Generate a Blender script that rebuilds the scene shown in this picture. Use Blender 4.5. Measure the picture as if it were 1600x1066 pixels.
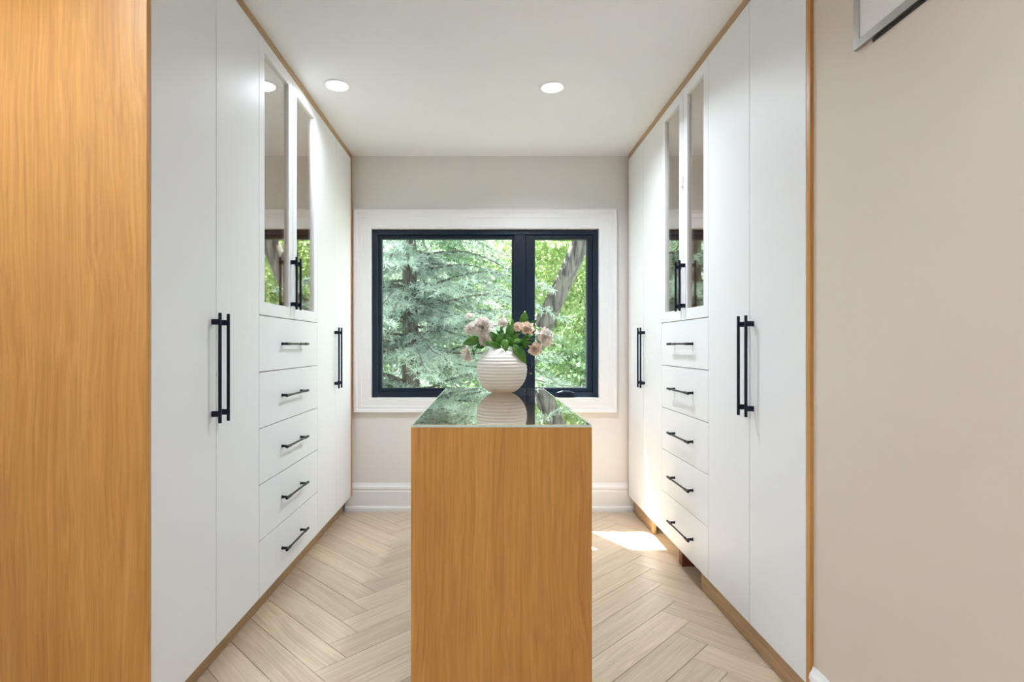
import bpy, bmesh, math, random
import numpy as np
from mathutils import Vector, Matrix

for o in list(bpy.data.objects):
    bpy.data.objects.remove(o)
random.seed(7)
RNG = np.random.default_rng(11)
SC = bpy.context.scene
COL = SC.collection

# ------------------------------------------------------------------ camera, sky, sun, exposure
EYE = 1.134
F_PX = 870.0
cam_d = bpy.data.cameras.new('camera')
cam_d.sensor_fit = 'HORIZONTAL'
cam_d.sensor_width = 36.0
cam_d.lens = F_PX * 36.0 / 1600.0
cam_d.shift_x = 0.025
cam_d.shift_y = 7.0 / 1600.0
cam_d.clip_start = 0.05
cam = bpy.data.objects.new('camera', cam_d)
cam.location = (0, 0, EYE)
cam.rotation_euler = (math.radians(90), 0, 0)
COL.objects.link(cam)
SC.camera = cam

W = bpy.data.worlds.new('sky')
SC.world = W
W.use_nodes = True
bg = W.node_tree.nodes['Background']
bg.inputs[0].default_value = (0.78, 0.89, 1.0, 1)
bg.inputs[1].default_value = 4.2

SUN_TRAVEL = Vector((0.308, -0.543, -1.0))
sun_d = bpy.data.lights.new('sun', 'SUN')
sun_d.energy = 60.0
sun_d.angle = math.radians(0.6)
sun_d.color = (1.0, 0.965, 0.91)
sun = bpy.data.objects.new('sun', sun_d)
sun.rotation_euler = SUN_TRAVEL.to_track_quat('-Z', 'Y').to_euler()
COL.objects.link(sun)

vs = SC.view_settings
vs.view_transform = 'Standard'
vs.look = 'None'
vs.exposure = 0.28
vs.gamma = 1.0
vs.use_curve_mapping = False

LAMP_W = 12.0
LAMP_COL = (0.775, 0.875, 1.0)

# ------------------------------------------------------------------ helpers
def srgb(r, g, b):
    def f(c):
        c /= 255.0
        return c / 12.92 if c <= 0.04045 else ((c + 0.055) / 1.055) ** 2.4
    return (f(r), f(g), f(b), 1.0)

def link(o, parent=None):
    COL.objects.link(o)
    if parent is not None:
        o.parent = parent
    return o

def tag(o, label=None, cat=None, group=None, kind=None):
    if label: o['label'] = label
    if cat: o['category'] = cat
    if group: o['group'] = group
    if kind: o['kind'] = kind
    return o

def thing(name, label, cat, loc=(0, 0, 0), group=None, kind=None):
    o = bpy.data.objects.new(name, None)
    o.location = loc
    o.empty_display_size = 0.05
    link(o)
    return tag(o, label, cat, group, kind)

class MB:
    """collects geometry for one mesh object"""
    def __init__(self):
        self.v = []; self.f = []
    def add(self, vs_, fs_):
        n = len(self.v)
        self.v += [tuple(p) for p in vs_]
        self.f += [tuple(i + n for i in q) for q in fs_]
        return self
    def box(self, x0, x1, y0, y1, z0, z1):
        x0, x1 = min(x0, x1), max(x0, x1)
        y0, y1 = min(y0, y1), max(y0, y1)
        z0, z1 = min(z0, z1), max(z0, z1)
        return self.add([(x0, y0, z0), (x1, y0, z0), (x1, y1, z0), (x0, y1, z0),
                         (x0, y0, z1), (x1, y0, z1), (x1, y1, z1), (x0, y1, z1)],
                        [(3, 2, 1, 0), (4, 5, 6, 7), (0, 1, 5, 4), (1, 2, 6, 5), (2, 3, 7, 6), (3, 0, 4, 7)])
    def tube(self, pts, rad, n=10, cap=True):
        pts = [Vector(p) for p in pts]
        if not hasattr(rad, '__len__'): rad = [rad] * len(pts)
        rings = []
        up = None
        for i, p in enumerate(pts):
            d = (pts[min(i + 1, len(pts) - 1)] - pts[max(i - 1, 0)]).normalized()
            if up is None:
                up = Vector((0, 0, 1)) if abs(d.z) < 0.9 else Vector((1, 0, 0))
            a = d.cross(up).normalized(); b = a.cross(d).normalized(); up = b
            rings.append([p + (a * math.cos(2 * math.pi * k / n) + b * math.sin(2 * math.pi * k / n)) * rad[i] for k in range(n)])
        vs_ = [q for r in rings for q in r]
        fs_ = []
        for i in range(len(pts) - 1):
            for k in range(n):
                fs_.append((i * n + k, i * n + (k + 1) % n, (i + 1) * n + (k + 1) % n, (i + 1) * n + k))
        if cap:
            fs_.append(tuple(range(n))[::-1])
            fs_.append(tuple((len(pts) - 1) * n + k for k in range(n)))
        return self.add(vs_, fs_)
    def lathe(self, prof, cx=0, cy=0, n=48):
        vs_ = []; fs_ = []
        for r, z in prof:
            for k in range(n):
                a = 2 * math.pi * k / n
                vs_.append((cx + r * math.cos(a), cy + r * math.sin(a), z))
        for i in range(len(prof) - 1):
            for k in range(n):
                fs_.append((i * n + k, i * n + (k + 1) % n, (i + 1) * n + (k + 1) % n, (i + 1) * n + k))
        return self.add(vs_, fs_)
    def build(self, name, mat, parent=None, bevel=0.0, smooth=False, seg=2):
        me = bpy.data.meshes.new(name)
        me.from_pydata(self.v, [], self.f)
        bm = bmesh.new(); bm.from_mesh(me)
        bmesh.ops.recalc_face_normals(bm, faces=bm.faces)
        if bevel > 0:
            ed = [e for e in bm.edges if len(e.link_faces) == 2 and e.calc_face_angle(0) > 0.5]
            bmesh.ops.bevel(bm, geom=ed, offset=bevel, segments=seg, profile=0.6, affect='EDGES', clamp_overlap=True)
        bm.to_mesh(me); bm.free()
        if smooth:
            for p in me.polygons: p.use_smooth = True
            me.update()
        if mat: me.materials.append(mat)
        o = bpy.data.objects.new(name, me)
        return link(o, parent)

def fast_mesh(name, verts, quads, mat, parent=None, cols=None):
    me = bpy.data.meshes.new(name)
    verts = np.asarray(verts, dtype=np.float32); quads = np.asarray(quads, dtype=np.int32)
    k = quads.shape[1]
    me.vertices.add(len(verts)); me.vertices.foreach_set('co', verts.ravel())
    me.loops.add(quads.size); me.loops.foreach_set('vertex_index', quads.ravel())
    me.polygons.add(len(quads))
    me.polygons.foreach_set('loop_start', np.arange(0, quads.size, k, dtype=np.int32))
    me.polygons.foreach_set('loop_total', np.full(len(quads), k, dtype=np.int32))
    me.update(calc_edges=True); me.validate()
    if mat: me.materials.append(mat)
    return link(bpy.data.objects.new(name, me), parent)

# ------------------------------------------------------------------ materials
def newmat(name):
    m = bpy.data.materials.new(name)
    m.use_nodes = True
    nt = m.node_tree
    return m, nt, nt.nodes, nt.links, nt.nodes['Principled BSDF']

def paint(name, col, rough=0.5, bump=0.0, spec=0.5, var=0.02):
    m, nt, N, L, p = newmat(name)
    tc = N.new('ShaderNodeTexCoord')
    no = N.new('ShaderNodeTexNoise'); no.inputs['Scale'].default_value = 3.0; no.inputs['Detail'].default_value = 4
    L.new(tc.outputs['Object'], no.inputs['Vector'])
    mx = N.new('ShaderNodeMix'); mx.data_type = 'RGBA'
    c = Vector(col[:3])
    mx.inputs[6].default_value = (*(c * (1 - var)), 1); mx.inputs[7].default_value = (*(c * (1 + var)), 1)
    L.new(no.outputs['Fac'], mx.inputs[0]); L.new(mx.outputs[2], p.inputs['Base Color'])
    p.inputs['Roughness'].default_value = rough
    p.inputs['Specular IOR Level'].default_value = spec
    if bump:
        n2 = N.new('ShaderNodeTexNoise'); n2.inputs['Scale'].default_value = 260; n2.inputs['Detail'].default_value = 2
        L.new(tc.outputs['Object'], n2.inputs['Vector'])
        b = N.new('ShaderNodeBump'); b.inputs['Strength'].default_value = bump; b.inputs['Distance'].default_value = 0.002
        L.new(n2.outputs['Fac'], b.inputs['Height']); L.new(b.outputs['Normal'], p.inputs['Normal'])
    return m

def wood(name, c0, c1, c2, axis='z', rough=0.45, rnd=0.0, broad=7.0, fine=1.0, objvar=0.0):
    """grain runs along the local axis"""
    m, nt, N, L, p = newmat(name)
    tc = N.new('ShaderNodeTexCoord')
    oi = N.new('ShaderNodeObjectInfo')
    add = N.new('ShaderNodeVectorMath'); add.operation = 'MULTIPLY_ADD'
    comb = N.new('ShaderNodeCombineXYZ')
    for i in range(3): L.new(oi.outputs['Random'], comb.inputs[i])
    L.new(comb.outputs[0], add.inputs[0]); add.inputs[1].default_value = (rnd, rnd, rnd); L.new(tc.outputs['Object'], add.inputs[2])
    wn = N.new('ShaderNodeTexNoise'); wn.inputs['Scale'].default_value = 1.0; wn.inputs['Detail'].default_value = 2
    wm = N.new('ShaderNodeMapping'); wm.inputs['Scale'].default_value = {'x': (1.3, 5, 5), 'y': (5, 1.3, 5), 'z': (5, 5, 1.3)}[axis]
    L.new(add.outputs[0], wm.inputs['Vector']); L.new(wm.outputs[0], wn.inputs['Vector'])
    wa = N.new('ShaderNodeVectorMath'); wa.operation = 'MULTIPLY_ADD'; wa.inputs[1].default_value = (.07, .07, .07)
    L.new(wn.outputs['Color'], wa.inputs[0]); L.new(add.outputs[0], wa.inputs[2])
    def mapped(across, along):
        mp = N.new('ShaderNodeMapping')
        s = {'x': (along, across, across), 'y': (across, along, across), 'z': (across, across, along)}[axis]
        mp.inputs['Scale'].default_value = s
        L.new(wa.outputs[0], mp.inputs['Vector']); return mp
    n1 = N.new('ShaderNodeTexNoise'); n1.inputs['Scale'].default_value = 1.0; n1.inputs['Detail'].default_value = 7; n1.inputs['Roughness'].default_value = 0.62; n1.inputs['Distortion'].default_value = 0.7
    L.new(mapped(broad, broad * 0.07).outputs[0], n1.inputs['Vector'])
    n2 = N.new('ShaderNodeTexNoise'); n2.inputs['Scale'].default_value = 1.0; n2.inputs['Detail'].default_value = 4; n2.inputs['Roughness'].default_value = 0.7
    L.new(mapped(150, 3.5).outputs[0], n2.inputs['Vector'])
    wv = N.new('ShaderNodeTexNoise'); wv.inputs['Scale'].default_value = 1.0; wv.inputs['Detail'].default_value = 5; wv.inputs['Distortion'].default_value = 1.6
    L.new(mapped(46, 1.0).outputs[0], wv.inputs['Vector'])
    rp = N.new('ShaderNodeValToRGB')
    e = rp.color_ramp.elements
    e[0].position = 0.30; e[0].color = c0
    e[1].position = 0.72; e[1].color = c2
    k = e.new(0.5); k.color = c1
    mixv = N.new('ShaderNodeMath'); mixv.operation = 'MULTIPLY_ADD'
    mixv.inputs[1].default_value = 0.55
    L.new(wv.outputs['Fac'], mixv.inputs[0])
    sc = N.new('ShaderNodeMath'); sc.operation = 'MULTIPLY'; sc.inputs[1].default_value = 0.45
    L.new(n1.outputs['Fac'], sc.inputs[0]); L.new(sc.outputs[0], mixv.inputs[2])
    L.new(mixv.outputs[0], rp.inputs['Fac'])
    pores = N.new('ShaderNodeMapRange'); pores.inputs['From Min'].default_value = 0.36; pores.inputs['From Max'].default_value = 0.6
    pores.inputs['To Min'].default_value = 1.0 - 0.2 * fine; pores.inputs['To Max'].default_value = 1.0 + 0.04 * fine
    L.new(n2.outputs['Fac'], pores.inputs['Value'])
    mul = N.new('ShaderNodeVectorMath'); mul.operation = 'SCALE'
    L.new(rp.outputs['Color'], mul.inputs[0])
    if objvar:
        mr = N.new('ShaderNodeMapRange'); mr.inputs['To Min'].default_value = 1 - objvar; mr.inputs['To Max'].default_value = 1 + objvar
        L.new(oi.outputs['Random'], mr.inputs['Value'])
        mm = N.new('ShaderNodeMath'); mm.operation = 'MULTIPLY'
        L.new(mr.outputs[0], mm.inputs[0]); L.new(pores.outputs[0], mm.inputs[1])
        L.new(mm.outputs[0], mul.inputs['Scale'])
    else:
        L.new(pores.outputs[0], mul.inputs['Scale'])
    L.new(mul.outputs[0], p.inputs['Base Color'])
    p.inputs['Roughness'].default_value = rough
    b = N.new('ShaderNodeBump'); b.inputs['Strength'].default_value = 0.15; b.inputs['Distance'].default_value = 0.001
    L.new(n2.outputs['Fac'], b.inputs['Height']); L.new(b.outputs['Normal'], p.inputs['Normal'])
    return m

def glass(name, ior, tint, gloss=(1, 1, 1, 1), coat=1.0):
    """clear pane: transmits straight through, reflects by Fresnel"""
    m, nt, N, L, p = newmat(name)
    N.remove(p)
    out = N['Material Output']
    geo = N.new('ShaderNodeNewGeometry')
    mi = N.new('ShaderNodeMix'); mi.data_type = 'FLOAT'
    mi.inputs[2].default_value = ior; mi.inputs[3].default_value = 1.0 / ior
    L.new(geo.outputs['Backfacing'], mi.inputs[0])
    fr = N.new('ShaderNodeFresnel'); L.new(mi.outputs[0], fr.inputs['IOR'])
    tr = N.new('ShaderNodeBsdfTransparent'); tr.inputs[0].default_value = tint
    gl = N.new('ShaderNodeBsdfGlossy'); gl.inputs['Color'].default_value = gloss; gl.inputs['Roughness'].default_value = 0.0
    mx = N.new('ShaderNodeMixShader')
    bo = N.new('ShaderNodeMath'); bo.operation = 'MULTIPLY'; bo.use_clamp = True; bo.inputs[1].default_value = coat
    L.new(fr.outputs[0], bo.inputs[0])
    L.new(bo.outputs[0], mx.inputs[0]); L.new(tr.outputs[0], mx.inputs[1]); L.new(gl.outputs[0], mx.inputs[2])
    L.new(mx.outputs[0], out.inputs[0])
    return m

def leafmat(name, ca, cb, trans=0.45, scale=2.0, rough=0.6, dens=1.0):
    ca = tuple(c * dens for c in ca[:3]) + (1,); cb = tuple(c * dens for c in cb[:3]) + (1,)
    m, nt, N, L, p = newmat(name)
    N.remove(p)
    out = N['Material Output']
    tc = N.new('ShaderNodeTexCoord')
    no = N.new('ShaderNodeTexNoise'); no.inputs['Scale'].default_value = scale; no.inputs['Detail'].default_value = 5; no.inputs['Roughness'].default_value = 0.7
    L.new(tc.outputs['Object'], no.inputs['Vector'])
    rp = N.new('ShaderNodeValToRGB'); rp.color_ramp.elements[0].position = 0.32; rp.color_ramp.elements[1].position = 0.68
    rp.color_ramp.elements[0].color = ca; rp.color_ramp.elements[1].color = cb
    L.new(no.outputs['Fac'], rp.inputs[0])
    d = N.new('ShaderNodeBsdfDiffuse'); t = N.new('ShaderNodeBsdfTranslucent')
    L.new(rp.outputs[0], d.inputs[0]); L.new(rp.outputs[0], t.inputs[0])
    mx = N.new('ShaderNodeMixShader'); mx.inputs[0].default_value = trans
    L.new(d.outputs[0], mx.inputs[1]); L.new(t.outputs[0], mx.inputs[2])
    g = N.new('ShaderNodeBsdfGlossy'); g.inputs['Roughness'].default_value = rough * 0.6
    m2 = N.new('ShaderNodeMixShader'); m2.inputs[0].default_value = 0.04
    L.new(mx.outputs[0], m2.inputs[1]); L.new(g.outputs[0], m2.inputs[2])
    L.new(m2.outputs[0], out.inputs[0])
    return m

def metal(name, col, rough, metallic=1.0):
    m, nt, N, L, p = newmat(name)
    tc = N.new('ShaderNodeTexCoord')
    no = N.new('ShaderNodeTexNoise'); no.inputs['Scale'].default_value = 60
    L.new(tc.outputs['Object'], no.inputs['Vector'])
    mr = N.new('ShaderNodeMapRange'); mr.inputs['To Min'].default_value = rough * 0.85; mr.inputs['To Max'].default_value = rough * 1.15
    L.new(no.outputs['Fac'], mr.inputs['Value']); L.new(mr.outputs[0], p.inputs['Roughness'])
    p.inputs['Base Color'].default_value = col; p.inputs['Metallic'].default_value = metallic
    return m

def bark(name, ca, cb, scale=9.0):
    m, nt, N, L, p = newmat(name)
    tc = N.new('ShaderNodeTexCoord')
    mp = N.new('ShaderNodeMapping'); mp.inputs['Scale'].default_value = (scale, scale, scale * 0.16)
    L.new(tc.outputs['Object'], mp.inputs[0])
    no = N.new('ShaderNodeTexNoise'); no.inputs['Scale'].default_value = 2.0; no.inputs['Detail'].default_value = 6; no.inputs['Distortion'].default_value = 0.8
    L.new(mp.outputs[0], no.inputs['Vector'])
    rp = N.new('ShaderNodeValToRGB'); rp.color_ramp.elements[0].position = 0.38; rp.color_ramp.elements[1].position = 0.62
    rp.color_ramp.elements[0].color = ca; rp.color_ramp.elements[1].color = cb
    L.new(no.outputs['Fac'], rp.inputs[0]); L.new(rp.outputs[0], p.inputs['Base Color'])
    p.inputs['Roughness'].default_value = 0.9
    b = N.new('ShaderNodeBump'); b.inputs['Strength'].default_value = 0.9; b.inputs['Distance'].default_value = 0.03
    L.new(no.outputs['Fac'], b.inputs['Height']); L.new(b.outputs['Normal'], p.inputs['Normal'])
    return m

M = {}
M['wall'] = paint('wall_paint', srgb(232, 229, 224), 0.6, 0.05)
M['wall_right'] = paint('warm_wall_paint', srgb(220, 207, 193), 0.6, 0.05)
M['ceiling'] = paint('ceiling_paint', srgb(243, 243, 245), 0.7, 0.05)
M['trim'] = paint('trim_paint', srgb(240, 239, 238), 0.35, var=0.008)
M['cab'] = paint('cabinet_lacquer', srgb(238, 238, 238), 0.5, var=0.006)
M['oak'] = wood('oak_veneer', srgb(180, 122, 58), srgb(200, 142, 72), srgb(210, 156, 86), 'z', 0.42, broad=11.0, fine=0.8)
M['oak_h_cool_lit'] = wood('oak_veneer_lengthwise_cool_lit', srgb(164, 128, 88), srgb(186, 150, 108), srgb(200, 166, 124), 'y', 0.42)  # same oak, dulled in colour for the cool light on the rails
M['oak_in'] = wood('oak_interior', srgb(176, 124, 70), srgb(200, 150, 92), srgb(212, 168, 112), 'z', 0.5)
M['floor'] = wood('oak_plank', srgb(188, 164, 138), srgb(210, 188, 162), srgb(222, 203, 180), 'x', 0.33, rnd=37.0, broad=9.0, fine=0.6, objvar=0.10)
M['subfloor'] = paint('plank_joint_dark', srgb(120, 98, 76), 0.8)
M['redwood'] = wood('reddish_block', srgb(120, 62, 42), srgb(140, 78, 54), srgb(150, 90, 64), 'z', 0.6)
M['black'] = metal('black_handle', (0.012, 0.013, 0.03, 1), 0.32, 0.6)
M['drawer_pull'] = metal('dark_pull', (0.02, 0.02, 0.025, 1), 0.28, 0.8)
M['navy'] = paint('dark_window_frame', (0.008, 0.018, 0.034, 1), 0.3, spec=0.35)
M['gasket'] = paint('black_gasket', (0.008, 0.008, 0.01, 1), 0.5)
M['pane'] = glass('window_glass', 1.35, (0.97, 0.99, 0.98, 1))
M['bronze'] = glass('tinted_door_glass', 3.3, (0.96, 0.92, 0.86, 1), (0.97, 0.96, 0.94, 1), 1.5)
M['topglass'] = glass('island_glass', 1.52, (0.92, 0.95, 0.93, 1), coat=1.45)
M['glass_edge'] = paint('pale_glass_edge', srgb(205, 214, 196), 0.25)
M['nickel'] = metal('brushed_nickel', (0.46, 0.45, 0.42, 1), 0.3)
M['ceramic'] = paint('white_ceramic', srgb(230, 222, 212), 0.42, var=0.01)
M['plastic'] = paint('white_plastic', srgb(245, 245, 245), 0.3)
M['stem'] = leafmat('peony_stem', srgb(96, 128, 52), srgb(120, 150, 66), 0.1, 20)
M['pleaf'] = leafmat('peony_leaf', srgb(54, 112, 36), srgb(112, 168, 62), 0.35, 14, 0.45)
M['petal'] = leafmat('peony_petal', srgb(255, 243, 232), srgb(255, 251, 246), 0.45, 30)
M['petal_peach'] = leafmat('peony_petal_peach', srgb(254, 228, 202), srgb(255, 243, 228), 0.45, 30)
M['needle'] = leafmat('spruce_needles', srgb(98, 124, 108), srgb(184, 202, 188), 0.3, 4.0, dens=0.88)
M['maple'] = leafmat('maple_leaves', srgb(132, 166, 100), srgb(208, 222, 168), 0.5, 2.2, dens=0.88)
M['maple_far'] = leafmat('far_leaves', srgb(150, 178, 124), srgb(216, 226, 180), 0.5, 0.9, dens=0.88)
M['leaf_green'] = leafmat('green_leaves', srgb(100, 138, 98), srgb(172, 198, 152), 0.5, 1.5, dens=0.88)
M['bark_grey'] = bark('grey_bark', srgb(38, 37, 34), srgb(92, 89, 83))
M['bark_dark'] = bark('spruce_bark', srgb(60, 58, 52), srgb(112, 108, 100), 14)
M['grass'] = paint('lawn_base', srgb(136, 142, 122), 0.9, var=0.25)
M['soffit'] = paint('eave_paint', srgb(225, 225, 222), 0.6)
M['siding'] = paint('outside_wall', srgb(205, 200, 190), 0.8)
def emit(name, col, s):
    m, nt, N, L, p = newmat(name)
    p.inputs['Base Color'].default_value = (0.9, 0.9, 0.9, 1)
    p.inputs['Emission Color'].default_value = col; p.inputs['Emission Strength'].default_value = s
    return m
M['lens'] = emit('downlight_lens', (1, 0.97, 0.93, 1), 6.0)

# ------------------------------------------------------------------ room shell
YB = 3.82          # back wall face
ZC = 2.433         # ceiling
FL, FR = 0.915, 0.965   # door faces, left and right
XLW = -1.54        # wall behind the left cabinets
XRW = 1.59         # wall behind the right cabinets
XR = 0.975         # right wall face next to the camera
YR = 1.660         # where the right cabinets begin
YN = -2.4          # wall behind the camera
OX0, OX1, OZ0, OZ1 = -0.797, 0.780, 0.768, 1.943   # window opening

def struct(name, mb, mat, bevel=0):
    o = mb.build(name, M[mat], None, bevel)
    o['kind'] = 'structure'
    return o

wb = MB()
wb.box(XLW - .1, OX0, YB, YB + .2, -.06, ZC + .05).box(OX1, XRW + .1, YB, YB + .2, -.06, ZC + .05)
wb.box(OX0, OX1, YB, YB + .2, -.06, OZ0).box(OX0, OX1, YB, YB + .2, OZ1, ZC + .05)
struct('wall_back', wb, 'wall')
struct('wall_left', MB().box(XLW - .1, XLW, YN - .1, YB, -.06, ZC + .05), 'wall')
wr = MB().box(XR, XR + .1, YN - .1, YR, -.06, ZC + .05)
wr.box(XR + .1, XRW + .1, YR - .1, YR, -.06, ZC + .05)
wr.box(XRW, XRW + .1, YR, YB, -.06, ZC + .05)
struct('wall_right', wr, 'wall_right')
struct('wall_near', MB().box(XLW, XR, YN - .1, YN, -.06, ZC + .05), 'wall')
struct('ceiling', MB().box(XLW - .1, XRW + .1, YN - .1, YB + .2, ZC, ZC + .06), 'ceiling')
floor = struct('floor', MB().box(XLW - .1, XRW + .1, YN - .1, YB + .2, -.06, -.012), 'subfloor')

# herringbone planks, each one its own piece
PW, PL = 0.127, 0.635
GX, GY = 0.39, 1.123
R2 = math.sqrt(0.5)
def plank_mesh(gap=0.0007):
    mb = MB().box(gap, PL - gap, gap, PW - gap, -0.012, 0.0)
    me = bpy.data.meshes.new('plank'); me.from_pydata(mb.v, [], mb.f)
    bm = bmesh.new(); bm.from_mesh(me)
    bmesh.ops.recalc_face_normals(bm, faces=bm.faces)
    top = [e for e in bm.edges if all(v.co.z > -0.001 for v in e.verts)]
    bmesh.ops.bevel(bm, geom=top, offset=0.0011, segments=1, affect='EDGES')
    bm.to_mesh(me); bm.free(); me.materials.append(M['floor'])
    return me
PM = plank_mesh()
def add_plank(u, v, vertical):
    # (u, v) is the corner in the unrotated pattern
    rot = math.pi / 4
    if vertical:
        cu, cv = u + PW, v; ang = rot + math.pi / 2
    else:
        cu, cv = u, v; ang = rot
    wx = GX + (cu - cv) * R2; wy = GY + (cu + cv) * R2
    mat = Matrix.Translation((wx, wy, 0)) @ Matrix.Rotation(ang, 4, 'Z')
    cs = [mat @ Vector(c) for c in ((0, 0, 0), (PL, 0, 0), (PL, PW, 0), (0, PW, 0))]
    x0, x1 = min(c.x for c in cs), max(c.x for c in cs); y0, y1 = min(c.y for c in cs), max(c.y for c in cs)
    if y1 < 0.55 or y0 > YB - .02 or x1 < -1.02 or x0 > 1.08: return
    me = PM
    planes = []
    if y1 > YB - .002: planes.append((Vector((0, YB - .002, 0)), Vector((0, 1, 0))))
    if x0 < -1.30: planes.append((Vector((-1.30, 0, 0)), Vector((-1, 0, 0))))
    if x1 > 1.35: planes.append((Vector((1.35, 0, 0)), Vector((1, 0, 0))))
    if y1 < YR + .02 and x1 > XR - .002: planes.append((Vector((XR - .002, 0, 0)), Vector((1, 0, 0))))
    if planes:
        me = PM.copy(); bm = bmesh.new(); bm.from_mesh(me)
        inv = mat.inverted()
        for co, no in planes:
            bmesh.ops.bisect_plane(bm, geom=bm.verts[:] + bm.edges[:] + bm.faces[:], plane_co=inv @ co,
                                   plane_no=inv.to_3x3() @ no, clear_outer=True)
            bmesh.ops.holes_fill(bm, edges=[e for e in bm.edges if e.is_boundary])
        if len(bm.verts) < 4:
            bm.free(); return
        bm.to_mesh(me); bm.free()
    o = bpy.data.objects.new('plank', me)
    o.matrix_world = mat
    COL.objects.link(o); o.parent = floor
for m_ in range(-4, 5):
    for k in range(-40, 60):
        bu, bv = k * PW + m_ * PL, k * PW - m_ * PL
        add_plank(bu, bv, False)
        add_plank(bu + PL, bv + PW - PL, True)
# plain boards beyond the view
fl2 = MB().box(XLW, XR - .002, YN, 0.2, -.0118, -.0008).build('board_field', M['floor'], floor)
fl2['kind'] = 'stuff'

# baseboards
def baseboard(name, prof, path_fn, mat='trim'):
    vs_, fs_ = [], []
    n = len(prof)
    for end in (0, 1):
        for (d, z) in prof: vs_.append(path_fn(end, d, z))
    for i in range(n):
        j = (i + 1) % n
        fs_.append((i, j, n + j, n + i))
    fs_.append(tuple(range(n))); fs_.append(tuple(n + i for i in range(n))[::-1])
    return struct(name, MB().add(vs_, fs_), mat)
BBP = [(0, 0), (.026, 0), (.026, .022), (.022, .033), (.016, .037), (.016, .135), (.013, .139), (.013, .150), (.016, .155), (.014, .168), (.007, .182), (.004, .192), (0, .192)]
baseboard('baseboard_back', BBP, lambda e, d, z: ((-FL - .05, FR + .05)[e], YB - d, z))
baseboard('baseboard_right', [(d, z * .93) for d, z in BBP], lambda e, d, z: (XR - d, (YN, YR - .002)[e] - (0.006 * z if e else 0), z))

# ------------------------------------------------------------------ window
win = thing('window_1', 'dark framed window with fixed pane and narrow casement above the low back wall', 'window', (0, YB, 0.77), kind='structure')
def wpart(mb, name, mat, bevel=0.002, parent=None):
    o = mb.build(name, M[mat], parent or win, bevel)
    base = Vector((0, YB, 0.77))
    for v in o.data.vertices: v.co -= base
    return o
def ring(mb, x0, x1, z0, z1, wl, wr_, wt, wb_, y0, y1):
    mb.box(x0, x0 + wl, y0, y1, z0, z1).box(x1 - wr_, x1, y0, y1, z0, z1)
    mb.box(x0 + wl, x1 - wr_, y0, y1, z1 - wt, z1).box(x0 + wl, x1 - wr_, y0, y1, z0, z0 + wb_)
    return mb
# white casing with stepped profile
def casing():
    prof = [(-.006, .0), (-.006, .012), (.0, .014), (.055, .014), (.06, .018), (.085, .018), (.092, .024), (.108, .026), (.114, .022), (.116, 0)]
    vs_ = []; fs_ = []
    for (u, p) in prof:
        ub = u * .82 if u > 0 else u
        vs_ += [(OX0 - u * .985, YB - p, OZ0 - ub), (OX1 + u, YB - p, OZ0 - ub), (OX1 + u, YB - p, OZ1 + u * 1.08), (OX0 - u * .985, YB - p, OZ1 + u * 1.08)]
    for i in range(len(prof) - 1):
        for k in range(4):
            fs_.append((i * 4 + k, i * 4 + (k + 1) % 4, (i + 1) * 4 + (k + 1) % 4, (i + 1) * 4 + k))
    return MB().add(vs_, fs_)
wpart(casing(), 'casing', 'trim', 0)
jl = ring(MB(), OX0, OX1, OZ0, OZ1, .008, .008, .008, .008, YB - .012, YB + .05)
wpart(jl, 'jamb_liner', 'trim', .001)
fx0, fx1, fz0, fz1 = OX0 + .008, OX1 - .008, OZ0 + .008, OZ1 - .008
wpart(ring(MB(), fx0, fx1, fz0, fz1, .040, .038, .036, .038, YB + .022, YB + .12), 'frame', 'navy', .003)
def X(px, y=YB + .04): return (px - 760) * y / F_PX
def Z(py, y=YB + .04): return EYE + (540 - py) * y / F_PX
mx0, mx1 = X(803), X(821)
wpart(MB().box(mx0, mx1, YB + .024, YB + .118, fz0 + .038, fz1 - .036), 'mullion', 'navy', .003)
# glazing bead round the fixed pane
bx0, bx1 = fx0 + .040, mx0
bz0, bz1 = fz0 + .038, fz1 - .036
wpart(ring(MB(), bx0, bx1, bz0, bz1, .020, .012, .022, .022, YB + .045, YB + .11), 'glazing_bead', 'navy', .003)
wpart(ring(MB(), bx0 + .017, bx1 - .009, bz0 + .019, bz1 - .019, .006, .006, .006, .006, YB + .05, YB + .058), 'gasket', 'gasket', 0)
wpart(MB().box(bx0 + .018, bx1 - .010, YB + .075, YB + .081, bz0 + .020, bz1 - .020), 'pane', 'pane', 0)
# casement sash
sx0, sx1 = mx1, fx1 - .038
sash = wpart(ring(MB(), sx0, sx1, bz0, bz1, .064, .036, .026, .026, YB + .034, YB + .105), 'sash', 'navy', .004)
wpart(ring(MB(), sx0 + .061, sx1 - .033, bz0 + .023, bz1 - .023, .006, .006, .006, .006, YB + .046, YB + .054), 'gasket', 'gasket', 0)
wpart(MB().box(sx0 + .062, sx1 - .034, YB + .070, YB + .076, bz0 + .024, bz1 - .024), 'pane', 'pane', 0)
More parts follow.
